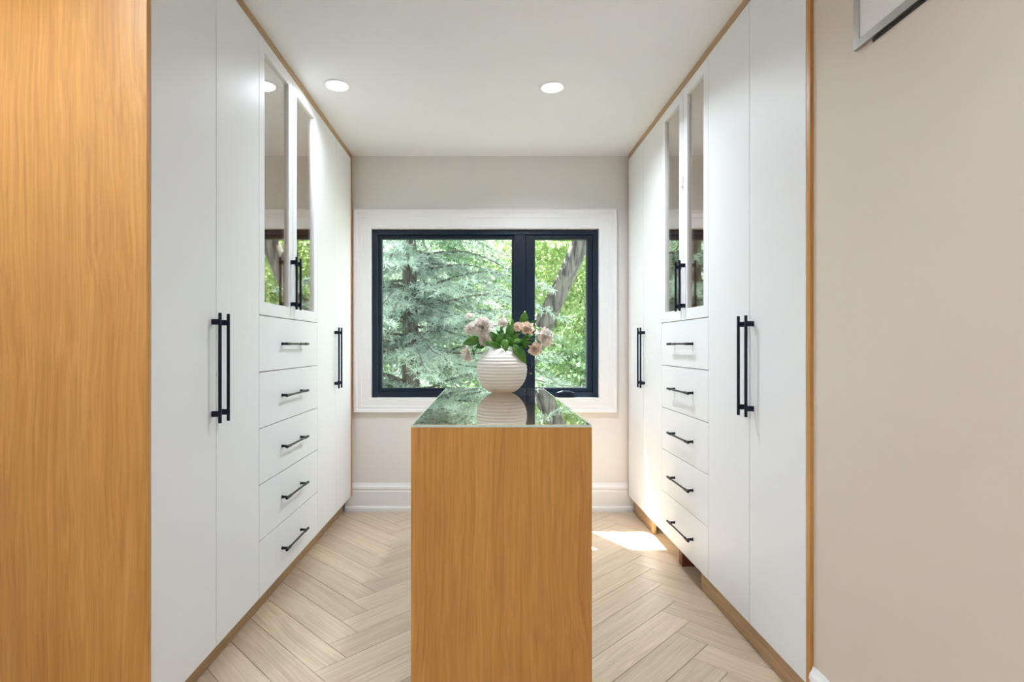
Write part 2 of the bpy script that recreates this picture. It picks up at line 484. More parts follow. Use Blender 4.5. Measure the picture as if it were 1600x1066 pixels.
# folded crank and lock lever
cz = fz0 + .036; cxm = X(882)
cr = MB().box(cxm - .062, cxm + .062, YB + .004, YB + .03, fz0 + .008, fz0 + .036)
cr.tube([(cxm - .05, YB - .004, cz - .004), (cxm - .02, YB - .012, cz + .006), (cxm + .03, YB - .012, cz + .006), (cxm + .052, YB - .006, cz - .004)], .0065, 10)
cr.tube([(cxm + .048, YB - .018, cz - .006), (cxm + .048, YB + .006, cz - .006)], .008, 10)
wpart(cr, 'crank_handle', 'navy', .002)
lx = X(829); lz = Z(572)
lv = MB().box(lx - .009, lx + .009, YB + .014, YB + .036, lz - .07, lz + .03)
lv.tube([(lx, YB + .012, lz - .01), (lx, YB - .004, lz + .0), (lx, YB - .008, lz + .05)], [.006, .006, .0045], 10)
wpart(lv, 'lock_lever', 'navy', .002)
wpart(MB().tube([(lx, YB - .002, lz - .05), (lx, YB + .014, lz - .05)], .006, 12), 'keeper_screw', 'nickel', 0)

# ------------------------------------------------------------------ cabinets
DT = 0.020
GAP = 0.0016
ZB, ZT = 0.112, 2.398
DRAWERS = [0.112, 0.342, 0.570, 0.797, 1.026, 1.257]
def rel(o, base):
    b = Vector(base)
    for v in o.data.vertices: v.co -= b
    return o

def bar_handle(s, F, y, z0, z1, parent, base):
    xo = s * (F - .027)
    mb = MB().tube([(xo, y, z0), (xo, y, z1)], .0056, 12)
    L_ = z1 - z0
    for zz in (z0 + .12 * L_ ** .5 * .42, z1 - .12 * L_ ** .5 * .42):
        mb.box(s * (F - .031), s * F, y - .0055, y + .0055, zz - .0095, zz + .0095)
    return rel(mb.build('handle', M['black'], parent, .0012, smooth=False), base)

def drawer_pull(s, F, y, z, parent, base, L_=.305):
    xo = s * (F - .030)
    mb = MB().tube([(xo, y - L_ / 2, z), (xo, y + L_ / 2, z)], .0048, 12)
    for e in (-1, 1):
        yy = y + e * (L_ / 2 - .028)
        mb.tube([(s * F, yy, z), (s * (F - .004), yy, z), (xo, yy, z)], [.0085, .006, .0055], 12)
        mb.tube([(xo, y + e * (L_ / 2 - .052), z), (xo, y + e * (L_ / 2 - .006), z)], .0066, 12)
    return rel(mb.build('handle', M['drawer_pull'], parent), base)

def carcass(s, F, y0, y1, parent, base, mat, zmid=None):
    a, b = s * (F + DT + .001), s * (F + .60)
    t = .018
    mb = MB()
    mb.box(a, b, y0, y0 + t, ZB, ZT).box(a, b, y1 - t, y1, ZB, ZT)
    mb.box(s * (F + .588), b, y0 + t, y1 - t, ZB, ZT)
    mb.box(a, s * (F + .588), y0 + t, y1 - t, ZB, ZB + t).box(a, s * (F + .588), y0 + t, y1 - t, ZT - t, ZT)
    if zmid:
        mb.box(a, s * (F + .588), y0 + t, y1 - t, zmid - t / 2, zmid + t / 2)
    return rel(mb.build('body', M[mat], parent), base)

def slab_door(s, F, y0, y1, z0, z1, name, parent, base):
    mb = MB().box(s * F, s * (F + DT), y0 + GAP, y1 - GAP, z0 + GAP, z1 - GAP)
    return rel(mb.build(name, M['cab'], parent, .0012), base)

def door_pair(s, F, y0, ym, y1, label):
    base = (s * (F + .3), (y0 + y1) / 2, ZB)
    c = thing('tall_cabinet', label, 'cabinet', base, 'white tall cabinets')
    carcass(s, F, y0, y1, c, base, 'cab')
    d1 = slab_door(s, F, y0, ym, ZB, ZT, 'door', c, base)
    bar_handle(s, F, ym - .030, .875, 1.243, d1, base)
    d2 = slab_door(s, F, ym, y1, ZB, ZT, 'door', c, base)
    bar_handle(s, F, ym + .030, .875, 1.243, d2, base)
    return c

def glass_door(s, F, y0, y1, z0, z1, c, base):
    st = .054
    y0 += GAP; y1 -= GAP; z0 += GAP; z1 -= GAP
    a, b = s * F, s * (F + DT)
    mb = MB()
    def rect(x, i): return [(x, y0 + i, z0 + i), (x, y1 - i, z0 + i), (x, y1 - i, z1 - i), (x, y0 + i, z1 - i)]
    rings = [rect(b, 0), rect(s * (F + .0012), 0), rect(a, .0012), rect(a, st - .001), rect(s * (F + .001), st), rect(b, st)]
    vs_ = [p for r in rings for p in r]
    fs_ = []
    n = len(rings)
    for i in range(n):
        j = (i + 1) % n
        for k in range(4):
            fs_.append((i * 4 + k, i * 4 + (k + 1) % 4, j * 4 + (k + 1) % 4, j * 4 + k))
    mb.add(vs_, fs_)
    d = rel(mb.build('glass_door', M['cab'], c), base)
    p = rel(MB().box(s * (F + .011), s * (F + .015), y0 + st - .004, y1 - st + .004, z0 + st - .004, z1 - st + .004).build('pane', M['bronze'], d), base)
    return d

def drawer_cabinet(s, F, y0, ym, y1, yh, label):
    base = (s * (F + .3), (y0 + y1) / 2, ZB)
    c = thing('display_cabinet', label, 'cabinet', base, 'white glass-topped drawer cabinets')
    carcass(s, F, y0, y1, c, base, 'oak_in', DRAWERS[-1])
    for i in range(5):
        d = slab_door(s, F, y0, y1, DRAWERS[i], DRAWERS[i + 1], 'drawer', c, base)
        drawer_pull(s, F, yh, (DRAWERS[i] + DRAWERS[i + 1]) / 2, d, base)
    for k, (a, b) in enumerate(((y0, ym), (ym, y1))):
        d = glass_door(s, F, a, b, DRAWERS[-1], ZT, c, base)
        bar_handle(s, F, ym + (-.028 if k == 0 else .028), 1.302, 1.548, d, base)
    return c

LB = [1.519, 1.886, 2.242, 2.633, 3.015, 3.385, 3.757]
RB = [1.681, 2.043, 2.420, 2.732, 3.067, 3.420, 3.782]
door_pair(-1, FL, LB[0], LB[1], LB[2], 'white two-door tall cabinet nearest on the left, beside the big oak end panel')
drawer_cabinet(-1, FL, LB[2], LB[3], LB[4], 2.617, 'white cabinet on the left side with tinted glass doors above five drawers')
door_pair(-1, FL, LB[4], LB[5], LB[6], 'white two-door tall cabinet on the left, farthest back next to the window casing')
door_pair(1, FR, RB[0], RB[1], RB[2], 'white two-door tall cabinet nearest on the right, next to the plain beige wall')
drawer_cabinet(1, FR, RB[2], RB[3], RB[4], 2.728, 'white cabinet on the right side with tinted glass doors above five drawers')
door_pair(1, FR, RB[4], RB[5], RB[6], 'white two-door tall cabinet on the right, farthest back with sunlight on its doors')

def single(name, mb, mat, label, cat, base, bevel=.0012, group=None):
    o = mb.build(name, M[mat], None, bevel)
    rel(o, base); o.location = base
    return tag(o, label, cat, group)
# oak end panels, top rails, fillers and toe kicks
single('end_panel', MB().box(-FL, -FL - .61, LB[0] - .019, LB[0] - .0005, 0, ZC - .001), 'oak',
       'large oak end panel closing the left cabinets, filling the left of the picture', 'panel', (-FL - .3, LB[0], 0), .001)
single('end_panel', MB().box(FR, FR + .61, YR + .0005, RB[0] - .0005, 0, ZC - .001), 'oak',
       'narrow oak end panel edge between the right cabinets and beige wall', 'panel', (FR + .3, RB[0], 0), .001)
single('filler_strip', MB().box(-FL, -FL - .03, LB[6] + .001, YB - .0265, ZB, ZC - .001), 'oak',
       'thin oak filler strip between left cabinets and window wall', 'trim', (-FL, LB[6], ZB), .001)
single('filler_strip', MB().box(FR, FR + .03, RB[6] + .001, YB - .0265, ZB, ZC - .001), 'oak',
       'thin oak filler strip between right cabinets and window wall', 'trim', (FR, RB[6], ZB), .001)
single('top_rail', MB().box(-FL + .0, -FL - .04, LB[0], LB[6], ZT + .001, ZC - .001), 'oak_h_cool_lit',
       'long oak rail above the left cabinets under the ceiling', 'trim', (-FL, LB[0], ZT), .001)
single('top_rail', MB().box(FR, FR + .04, RB[0], RB[6], ZT + .001, ZC - .001), 'oak_h_cool_lit',
       'long oak rail above the right cabinets under the ceiling', 'trim', (FR, RB[0], ZT), .001)
KL, KR = 0.979, 1.003
single('toe_kick', MB().box(-KL, -KL - .018, LB[0], YB - .03, 0.0005, ZB - .001), 'oak_h_cool_lit',
       'long oak toe kick under the left cabinets', 'trim', (-KL, LB[0], 0), .001)
single('toe_kick', MB().box(KR, KR + .018, RB[0], 2.60, 0.0005, ZB - .001), 'oak_h_cool_lit',
       'oak toe kick under the nearest right cabinet', 'trim', (KR, RB[0], 0), .001)
single('toe_kick', MB().box(KR, KR + .018, 3.345, YB - .03, 0.0005, ZB - .001), 'oak_h_cool_lit',
       'short oak toe kick under the farthest right cabinet', 'trim', (KR, 3.34, 0), .001)
single('support_block', MB().box(1.003, 1.16, 2.855, 2.875, 0.0005, ZB - .001).box(1.003, 1.021, 2.875, 2.90, .0005, ZB - .001), 'redwood',
       'reddish brown support block in the open gap under the right drawers', 'block', (1.01, 2.87, 0), .001)
# small white hook hanging at the right glass doors
hk = MB().tube([(FR - .006, 2.728, 1.955), (FR - .008, 2.722, 1.948), (FR - .010, 2.715, 1.935), (FR - .010, 2.715, 1.915), (FR - .010, 2.722, 1.905), (FR - .010, 2.732, 1.908), (FR - .009, 2.736, 1.918)], .004, 8)
hk.box(FR - .006, FR - .0005, 2.722, 2.732, 1.948, 1.962)
single('hook', hk, 'plastic', 'tiny white plastic hook on the right glass doors', 'hook', (FR - .006, 2.727, 1.905), 0)

# ------------------------------------------------------------------ panel on the right wall
wp = thing('wall_panel', 'white wall panel in a thin silver frame, cut off by top right of picture', 'panel', (XR, 1.20, 1.906))
pb = (XR, 1.20, 1.906)
py0, py1, pz0, pz1 = 0.86, 1.462, 1.906, 2.36
fr = MB()
fr.box(XR - .012, XR - .002, py1 - .022, py1, pz0, pz1).box(XR - .012, XR - .002, py0, py0 + .022, pz0, pz1)
fr.box(XR - .012, XR - .002, py0 + .022, py1 - .022, pz0, pz0 + .022).box(XR - .012, XR - .002, py0 + .022, py1 - .022, pz1 - .022, pz1)
rel(fr.build('frame', M['nickel'], wp, .001), pb)
rel(MB().box(XR - .009, XR - .0005, py0 + .022, py1 - .022, pz0 + .022, pz1 - .022).build('panel_face', M['wall'], wp), pb)
rel(MB().box(XR - .003, XR - .0005, py0 + .005, py1 - .06, pz0 - .008, pz0 + .01).build('underside_shadow', M['gasket'], wp), pb)  # black strip in place of the shadow gap under the frame

# ------------------------------------------------------------------ island
IX0, IX1, IY0, IY1 = -0.2226, 0.3113, 1.642, 3.04
IH = 0.900
ib = ((IX0 + IX1) / 2, (IY0 + IY1) / 2, 0)
isl = thing('island', 'oak island with a reflective glass top in the middle of the room', 'island', ib)
def ipart(mb, name, mat, bevel=.001, parent=None):
    return rel(mb.build(name, M[mat], parent or isl, bevel), ib)
GT = .008
ipart(MB().box(IX0, IX1, IY0, IY0 + .02, .0005, IH - GT - .0005), 'end_panel', 'oak')
ipart(MB().box(IX0, IX1, IY1 - .02, IY1, .0005, IH - GT - .0005), 'end_panel', 'oak')
body = MB()
body.box(IX0 + .022, IX1 - .022, IY0 + .0205, IY1 - .0205, .08, IH - .085)
body.box(IX0 + .022, IX0 + .04, IY0 + .0205, IY1 - .0205, IH - .085, IH - GT - .0005).box(IX1 - .04, IX1 - .022, IY0 + .0205, IY1 - .0205, IH - .085, IH - GT - .0005)
body.box(IX0 + .06, IX1 - .06, IY0 + .0205, IY1 - .0205, .0005, .08)
ipart(body, 'body', 'oak_in', 0)
ny = 2
for side in (-1, 1):
    xa = IX0 if side < 0 else IX1
    for j in range(ny):
        ya = IY0 + .0215 + j * (IY1 - IY0 - .043) / ny; yb = IY0 + .0215 + (j + 1) * (IY1 - IY0 - .043) / ny
        for i in range(3):
            za = .085 + i * .268; zb = za + .265
            d = ipart(MB().box(xa, xa - side * .021, ya + .0015, yb - .0015, za, zb), 'drawer', 'cab')
# glass sheet with pale ground edges
ipart(MB().box(IX0 + .005, IX1 - .005, IY0 + .004, IY1 - .004, IH - GT, IH), 'glass_top', 'topglass', 0)
eg = MB()
eg.box(IX0, IX0 + .005, IY0, IY1, IH - GT, IH).box(IX1 - .005, IX1, IY0, IY1, IH - GT, IH)
eg.box(IX0 + .005, IX1 - .005, IY0, IY0 + .004, IH - GT, IH).box(IX0 + .005, IX1 - .005, IY1 - .004, IY1, IH - GT, IH)
ipart(eg, 'glass_edge', 'glass_edge', .0006)

# ------------------------------------------------------------------ vase
VX, VY, VS = 0.076, 2.75, 316.0
def vase_profile():
    pts = []
    H = 0.228; R = 0.1235
    zc = 0.112
    N_ = 150
    for i in range(N_ + 1):
        z = H * i / N_
        r = math.sqrt(max(1e-6, R * R - (z - zc) ** 2))
        if 0.012 < z < 0.205:
            w = min(1, (z - 0.012) / .02, (0.205 - z) / .03)
            ph = (z * 1000 / 15.5) % 1.0
            r += w * (0.0030 * abs(math.sin(math.pi * ph)) ** 0.8 - 0.0013)
        pts.append((r, z))
    pts.append((0.040, H + .0015)); pts.append((0.037, H - .001))
    for i in range(9):
        t = i / 8
        pts.append((0.037 + .06 * math.sin(math.pi * min(1, t * 1.0) * .5), H - .004 - .1 * t))
    pts.append((0.05, .015)); pts.append((0.0005, .012))
    return [(0.0005, 0.0)] + [(0.050, 0.0)] + [(pts[0][0], 0.003)] + pts[3:]
vo = MB().lathe(vase_profile(), 0, 0, 72).build('vase', M['ceramic'], None, 0, smooth=True)
vo.location = (VX, VY, IH + .0005)
tag(vo, 'round white ribbed ceramic vase standing on the glass island top', 'vase')

# ------------------------------------------------------------------ peonies
def P(px, py, dy=0.0):
    y = VY + dy
    return Vector(((px - 760) * y / F_PX, y, EYE + (540 - py) * y / F_PX))
NECK = Vector((VX, VY, IH + .215))

def bloom_mesh(r, face, open_=1.0, seed=0, petals=46, elong=1.0):
    """ruffled ball of cupped petals around axis `face`"""
    rg = random.Random(seed)
    face = Vector(face).normalized()
    q = Vector((0, 0, 1)).rotation_difference(face).to_matrix()
    mb = MB()
    guard = max(7, petals // 6)
    for i in range(petals):
        outer = i >= petals - guard
        t = (i + .5) / petals
        pol = (.08 + 1.25 * t ** .75) * open_ if not outer else rg.uniform(1.25, 1.75) * open_
        az = i * 2.39996 + rg.uniform(-.3, .3)
        ln = r * (rg.uniform(.78, 1.08) if not outer else rg.uniform(1.0, 1.15))
        wd = r * (rg.uniform(.26, .42) if not outer else rg.uniform(.55, .72))
        out = Vector((math.sin(pol) * math.cos(az), math.sin(pol) * math.sin(az), math.cos(pol)))
        side = Vector((-math.sin(az), math.cos(az), 0))
        side = (side + out.cross(side) * rg.uniform(-.7, .7)).normalized() if not outer else side
        nrm = out.cross(side)
        ph = rg.uniform(0, 6.28)
        vs_ = []; nu, nv = 5, 6
        for a in range(nu + 1):
            u = a / nu
            prof = .25 + .75 * math.sin(min(1, u * 1.1) * math.pi * .58)
            for b in range(nv + 1):
                w = (b / nv - .5) * 2
                frill = u ** 3 * (.10 * math.sin(w * 7 + ph) + rg.uniform(-.05, .05)) - .20 * w * w * u
                p = out * (ln * (u + frill)) + side * (wd * w * prof)
                p += nrm * (r * (.16 * u * math.sin(w * 4.5 + ph) - .26 * w * w * u * (1 if outer else .6)))
                p += out * (-.06 * r)
                vs_.append(q @ Vector((p.x, p.y, p.z * elong)))
        fs_ = []
        for a in range(nu):
            for b in range(nv):
                k = a * (nv + 1) + b
                fs_.append((k, k + 1, k + nv + 2, k + nv + 1))
        mb.add(vs_, fs_)
    return mb

def leaf_obj(base, tip, width, parent, origin, fold=.25, normal=(0, -1, .5), droop=.12):
    base = Vector(base); tip = Vector(tip); ax = tip - base; L_ = ax.length; ax.normalize()
    nrm = Vector(normal); side = ax.cross(nrm).normalized(); nrm = side.cross(ax).normalized()
    nu = 8; vs_ = []; fs_ = []
    for i in range(nu + 1):
        u = i / nu
        w = width * .5 * (math.sin(math.pi * u ** .8) ** .85 if 0 < u < 1 else 0.02)
        c = base + ax * L_ * u + nrm * (math.sin(math.pi * u) * droop * L_)
        for k in (-1, -.5, 0, .5, 1):
            vs_.append(c + side * (w * k) + nrm * (abs(k) * fold * w) - origin)
    for i in range(nu):
        for k in range(4):
            a = i * 5 + k
            fs_.append((a, a + 1, a + 6, a + 5))
    o = MB().add(vs_, fs_).build('leaf', M['pleaf'], parent, 0, smooth=True)
    md = o.modifiers.new('thickness', 'SOLIDIFY'); md.thickness = .0006
    return o

def peony(px, py, rpx, dy, face, label, leaves=(), mat='petal', open_=1.0, seed=1, petals=46, elong=1.0, sag=0):
    c = P(px, py, dy)
    off = Vector((c.x - VX, c.y - VY, 0))
    root = NECK + off.normalized() * .018 + Vector((0, 0, -.10)) if off.length > 0 else NECK
    t = thing('peony', label, 'flower', root, 'peonies in the ribbed vase')
    r = rpx / VS * 1.12
    f = Vector(face).normalized()
    end = c - f * r * .55
    lip = NECK + off.normalized() * min(.030, off.length) + Vector((0, 0, .012))
    pts = []
    for i in range(11):
        u = i / 10
        if u < .45:
            p = root.lerp(lip, u / .45)
        else:
            v = (u - .45) / .55
            ctl = (lip + end) / 2 + Vector((0, 0, .03 + sag))
            p = lip * (1 - v) ** 2 + ctl * 2 * v * (1 - v) + end * v * v
        pts.append(p - root)
    MB().tube(pts, [.0032] * 8 + [.003, .0028, .0028], 8).build('stem', M['stem'], t, 0, smooth=True)
    b = bloom_mesh(r, f, open_, seed, petals, elong)
    bo = b.build('bloom', M[mat], t, 0, smooth=True)
    bo.location = c - root
    # green sepals behind the bloom
    sp = MB()
    q = Vector((0, 0, 1)).rotation_difference(f).to_matrix()
    for k in range(5):
        a = k * 2 * math.pi / 5
        d = Vector((math.cos(a), math.sin(a), 0)); s_ = Vector((-math.sin(a), math.cos(a), 0))
        pp = [Vector((0, 0, -.62 * r)), d * .30 * r + s_ * .16 * r + Vector((0, 0, -.60 * r)), d * .62 * r + Vector((0, 0, -.40 * r)), d * .30 * r - s_ * .16 * r + Vector((0, 0, -.60 * r))]
        sp.add([q @ p for p in pp], [(0, 1, 2, 3)])
    so = sp.build('sepals', M['pleaf'], t); so.location = c - root
    for (bx, by, tx, ty, w, ddy, nm) in leaves:
        leaf_obj(P(bx, by, ddy), P(tx, ty, ddy - .012), w / VS, t, root, normal=nm)
    return t
UPN = (0, -.6, .8); FRN = (0, -1, .2)
peony(734.5, 497, 7.5, .02, (-.2, -.2, 1), 'small cream peony bud at the upper left of the vase bouquet', [(752, 530, 722.5, 538, 15, -.03, FRN), (760, 538, 740, 527, 11, .0, FRN), (758, 540, 742, 543, 9, -.02, FRN)], seed=3, petals=26, open_=.6)
peony(737, 515, 10.5, -.02, (-.8, -.5, .3), 'pale peony on the left, just above the pointed green leaf', [(764, 541, 744, 534, 8, -.02, UPN)], seed=4)
peony(755, 510, 14.5, -.01, (-.1, -.8, .6), 'largest peach-white peony, upper left of the bouquet, facing forward', [(782, 540, 764.5, 517, 13, -.03, FRN), (785, 545, 753.5, 533.5, 9, -.05, FRN)], seed=5, petals=56)
peony(757, 531, 9.5, -.03, (-.4, -.7, -.1), 'pale peony low on the left, tucked under the largest bloom', [(778, 544, 771, 519, 10, -.02, FRN)], mat='petal', seed=6)
peony(733, 553, 12.0, -.01, (-1, -.2, -.35), 'white peony drooping lowest on the left side of the vase', [(768, 541, 741, 544, 5, .0, UPN)], seed=7, sag=.02)
peony(785, 506, 9.0, .07, (0, .3, 1), 'pale peony at the back centre of the bouquet, half hidden by leaves', [(788, 541, 782, 509, 9, .0, FRN), (793, 540, 795, 503, 10, .02, FRN), (790, 534, 775, 515, 8, .01, FRN), (788, 530, 790.5, 550, 12, -.07, FRN), (776, 542, 786, 520, 12, -.04, FRN), (800, 542, 791, 522, 11, -.05, FRN)], seed=8)
peony(822, 515, 11.5, -.03, (.2, -.7, .5), 'peach peony right of centre below the tall upright leaf', [(817, 512, 820.5, 486, 15, .02, FRN), (826, 510, 839, 500, 8, .02, FRN), (826, 516, 848.5, 515, 10, .02, UPN), (800, 537, 817, 531, 9, -.05, UPN)], mat='petal_peach', seed=9, open_=.75, petals=38)
peony(810, 512, 8.0, -.01, (-.3, -.7, .5), 'small peach peony between the centre leaves and the tall leaf', [(800, 530, 801, 498, 10, .01, FRN), (797, 536, 800, 508, 9, -.02, FRN), (800, 537, 811, 520, 9, -.03, FRN)], mat='petal_peach', seed=10, open_=.7, petals=30)
peony(849, 527, 14.5, -.01, (.7, -.5, .4), 'large pale peony reaching out furthest right of the vase', [(812, 536, 835, 524, 9, .0, UPN), (806, 538, 832, 537, 10, -.03, UPN), (806, 540, 821.5, 569, 14, -.06, FRN)], seed=11, petals=56)
peony(835, 544.5, 9.5, -.03, (.3, -.8, -.3), 'smaller peach peony hanging low right of the vase', [(803, 538, 811, 560, 11, -.07, FRN), (804, 541, 826, 545, 9, -.04, UPN)], mat='petal_peach', seed=12, open_=.8)

# ------------------------------------------------------------------ ceiling downlights
def downlight(x, y, label, watts=LAMP_W):
    t = thing('recessed_downlight', label, 'ceiling light', (x, y, ZC - .006), 'recessed ceiling downlights')
    rr = MB().lathe([(.066, .0055), (.066, .002), (.063, 0), (.056, -.0005), (.053, .002), (.053, .0055)], 0, 0, 40)
    rr.build('trim_ring', M['plastic'], t, 0, smooth=True)
    n = 40
    MB().add([(.053 * math.cos(2 * math.pi * k / n), .053 * math.sin(2 * math.pi * k / n), .002) for k in range(n)], [tuple(range(n))[::-1]]).build('lens', M['lens'], t)
    ld = bpy.data.lights.new('downlight_beam', 'AREA'); ld.shape = 'DISK'; ld.size = .10; ld.energy = watts; ld.color = LAMP_COL; ld.spread = math.radians(150)
    lo = bpy.data.objects.new('downlight_beam', ld); lo.location = (0, 0, -.001); link(lo, t)
downlight(-.744, 2.777, 'round recessed downlight near the left cabinets, with a bright lens', 4.5)
downlight(.331, 2.797, 'round recessed downlight right of the middle of the ceiling', 14.0)
for i, (x, y) in enumerate([(-1.15, .85), (.5, .35), (-.95, -1.0), (.4, -1.2)]):  # unseen lamps added as fill for the faces turned to the viewpoint
    downlight(x, y, 'unseen fill downlight added behind the viewpoint, ' + ['nearer row on the left', 'nearer row on the right', 'farther row on the left', 'farther row on the right'][i], (13.5, 7.5, 10.0, 8.5)[i])

# ------------------------------------------------------------------ outside: eave, lawn, trees
struct('trim_eave', MB().box(-4, 4, YB + .2, 4.47, 2.53, 2.60).box(-4, 4, 4.45, 4.47, 2.545, 2.75), 'soffit')
struct('wall_outside', MB().box(-4, OX0, YB + .201, YB + .23, -2.6, 2.53).box(OX1, 4, YB + .201, YB + .23, -2.6, 2.53).box(OX0, OX1, YB + .201, YB + .23, -2.6, OZ0 - .02).box(OX0, OX1, YB + .201, YB + .23, OZ1 + .02, 2.53), 'siding')
GZ = -2.6
struct('ground', MB().add([(-40, YB + .23, GZ), (40, YB + .23, GZ), (40, 60, GZ), (-40, 60, GZ)], [(0, 1, 2, 3)]), 'grass')

def norm(a): return a / np.maximum(np.linalg.norm(a, axis=1, keepdims=True), 1e-9)

SUNW = -np.array(SUN_TRAVEL)          # towards the sun, unit drop
def beam_mask(p):
    """True where a leaf stands in the open gap that lets the sun reach the casement"""
    t = (p[:, 1] - 3.88) / SUNW[1]
    x = p[:, 0] - SUNW[0] * t; z = p[:, 2] - SUNW[2] * t
    return (x > -.16) & (x < .90) & (z > .5) & (z < 1.85) & (t > 0)

def leaves_mesh(name, centers, size, mat, parent, droop=.4, seed=0):
    rg = np.random.default_rng(seed)
    centers = centers[~beam_mask(centers)]
    n = len(centers)
    nr = norm(rg.normal(size=(n, 3)) + np.array([0, -.3, .9]))
    ax = norm(np.cross(nr, rg.normal(size=(n, 3))))
    sd = np.cross(nr, ax)
    s = (size * rg.uniform(.65, 1.3, size=n))[:, None]
    # lobed leaf: six points, two quads folded on the midrib
    p0 = centers - ax * s * .5
    p1 = centers + sd * s * .48 - ax * s * .05 + nr * s * .12
    p2 = centers + sd * s * .22 + ax * s * .22 + nr * s * .06
    p3 = centers + ax * s * .62
    p4 = centers - sd * s * .22 + ax * s * .22 + nr * s * .06
    p5 = centers - sd * s * .48 - ax * s * .05 + nr * s * .12
    v = np.stack([p0, p1, p2, p3, p4, p5], 1).reshape(-1, 3)
    b = np.arange(n)[:, None] * 6
    q = np.concatenate([b + np.array([[0, 1, 2, 3]]), b + np.array([[0, 3, 4, 5]])], 0)
    o = fast_mesh(name, v, q, mat, parent)
    o['kind'] = 'stuff'
    return o

def tree(name, label, base, trunk_pts, radii, blobs, n, size, lmat, bmat, seed, limbs=(), group='trees outside the window'):
    rg = np.random.default_rng(seed)
    base = Vector(base)
    t = thing(name, label, 'tree', base, group)
    tr = MB().tube([Vector(p) - base for p in trunk_pts], radii, 14)
    to = tr.build('trunk', M[bmat], t, 0, smooth=True)
    for (pts, r0, r1) in limbs:
        k = len(pts)
        MB().tube([Vector(p) - base for p in pts], [r0 + (r1 - r0) * i / (k - 1) for i in range(k)], 8).build('branch', M[bmat], t, 0, smooth=True)
    cs = []
    tot = sum(b[3] * b[4] * b[5] for b in blobs)
    for (x, y, z, rx, ry, rz) in blobs:
        m_ = int(n * rx * ry * rz / tot)
        # clumped leaves: clump centres, then leaves around them
        nc = max(6, m_ // 14)
        d = norm(rg.normal(size=(nc, 3))) * (rg.uniform(0.05, 1, size=(nc, 1)) ** (1 / 2.4))
        cc = np.array([x, y, z]) + d * np.array([rx, ry, rz])
        idx = rg.integers(0, nc, size=m_)
        cs.append(cc[idx] + rg.normal(size=(m_, 3)) * np.array([.16, .16, .07]) * (size / .11))
    c = np.concatenate(cs)
    # leaves are stored relative to the tree base
    c = c[~beam_mask(c)]
    o = leaves_mesh('foliage', c, size, M[lmat], t, seed=seed)
    o.data.transform(Matrix.Translation(-base))
    return t

def spruce(base, H, R, label, seed, n_levels, lmat='needle'):
    rg = np.random.default_rng(seed)
    base = Vector(base)
    t = thing('spruce_tree', label, 'tree', base, 'trees outside the window')
    MB().tube([(0, 0, 0), (.02, .03, H * .35), (-.02, 0, H * .7), (0, 0, H)], [.17, .13, .075, .012], 12).build('trunk', M['bark_dark'], t, 0, smooth=True)
    bm_ = MB()
    V = []; 
    segs_p = []; segs_d = []; segs_l = []
    for li in range(n_levels):
        z = H * (0.10 + 0.88 * li / n_levels)
        rad = R * (1 - z / H) ** .8 + .12
        nb = 6
        a0 = rg.uniform(0, 6.28)
        for k in range(nb):
            az = a0 + k * 6.283 / nb + rg.uniform(-.3, .3)
            ln = rad * rg.uniform(.72, 1.1)
            d = np.array([math.cos(az), math.sin(az), 0])
            n_ = 9
            tl = rg.uniform(-.12, .38)
            z += rg.uniform(-.08, .08)
            pts = []
            for i in range(n_ + 1):
                u = i / n_
                pts.append(np.array([0, 0, z]) + d * ln * u + np.array([0, 0, ln * (tl * u - .42 * u * u + .14 * u ** 3) + .03 * ln * math.sin(u * 7 + az * 5)]))
            bm_.tube(pts, [.018 * (1 - .85 * i / n_) * (.5 + ln / R) for i in range(n_ + 1)], 5, cap=False)
            sdv = np.array([-d[1], d[0], 0])
            nbr = int(ln / .045)
            for j in range(nbr):
                u = .04 + .96 * (j + rg.uniform(0, 1)) / nbr
                i0 = min(int(u * n_), n_ - 1); f = u * n_ - i0
                p = pts[i0] * (1 - f) + pts[i0 + 1] * f
                sg = 1 if j % 2 else -1
                dirv = d * .75 + sdv * sg * rg.uniform(.5, 1.1) + np.array([0, 0, rg.uniform(-.65, -.05)])
                dirv /= np.linalg.norm(dirv)
                L_ = (.16 + .30 * (1 - u)) * rg.uniform(.6, 1.25) * (.55 + .5 * ln / R)
                segs_p.append(p); segs_d.append(dirv); segs_l.append(L_)
    bm_.build('branches', M['bark_dark'], t, 0, smooth=True)
    P_ = np.array(segs_p); D_ = np.array(segs_d); L_ = np.array(segs_l)
    cnt = np.maximum(8, (L_ * 80).astype(int))
    idx = np.repeat(np.arange(len(P_)), cnt)
    u = rg.uniform(0, 1, size=len(idx))
    p = P_[idx] + D_[idx] * (L_[idx] * u)[:, None] + np.stack([np.zeros_like(u), np.zeros_like(u), -.12 * L_[idx] * u * u], 1)
    wb_ = p + np.array(base)
    keep = ~beam_mask(wb_)
    p = p[keep]; idx = idx[keep]
    nd = norm(D_[idx] * .8 + rg.normal(size=(len(p), 3)) * .55)
    sd = norm(np.cross(nd, rg.normal(size=(len(p), 3))))
    ln = rg.uniform(.045, .085, size=(len(p), 1)); w = .0055
    v = np.stack([p - sd * w, p + sd * w, p + nd * ln + sd * w * .5, p + nd * ln - sd * w * .5], 1).reshape(-1, 3)
    q = np.arange(len(p) * 4).reshape(-1, 4)
    o = fast_mesh('needles', v, q, M[lmat], t); o['kind'] = 'stuff'
    return t

spruce((-1.15, 8.3, GZ), 9.6, 3.5, 'blue-green spruce with drooping branches filling the left window pane', 21, 58)
spruce((-4.6, 10.5, GZ), 11.0, 3.2, 'second spruce standing farther left and farther back beyond the window', 22, 30)

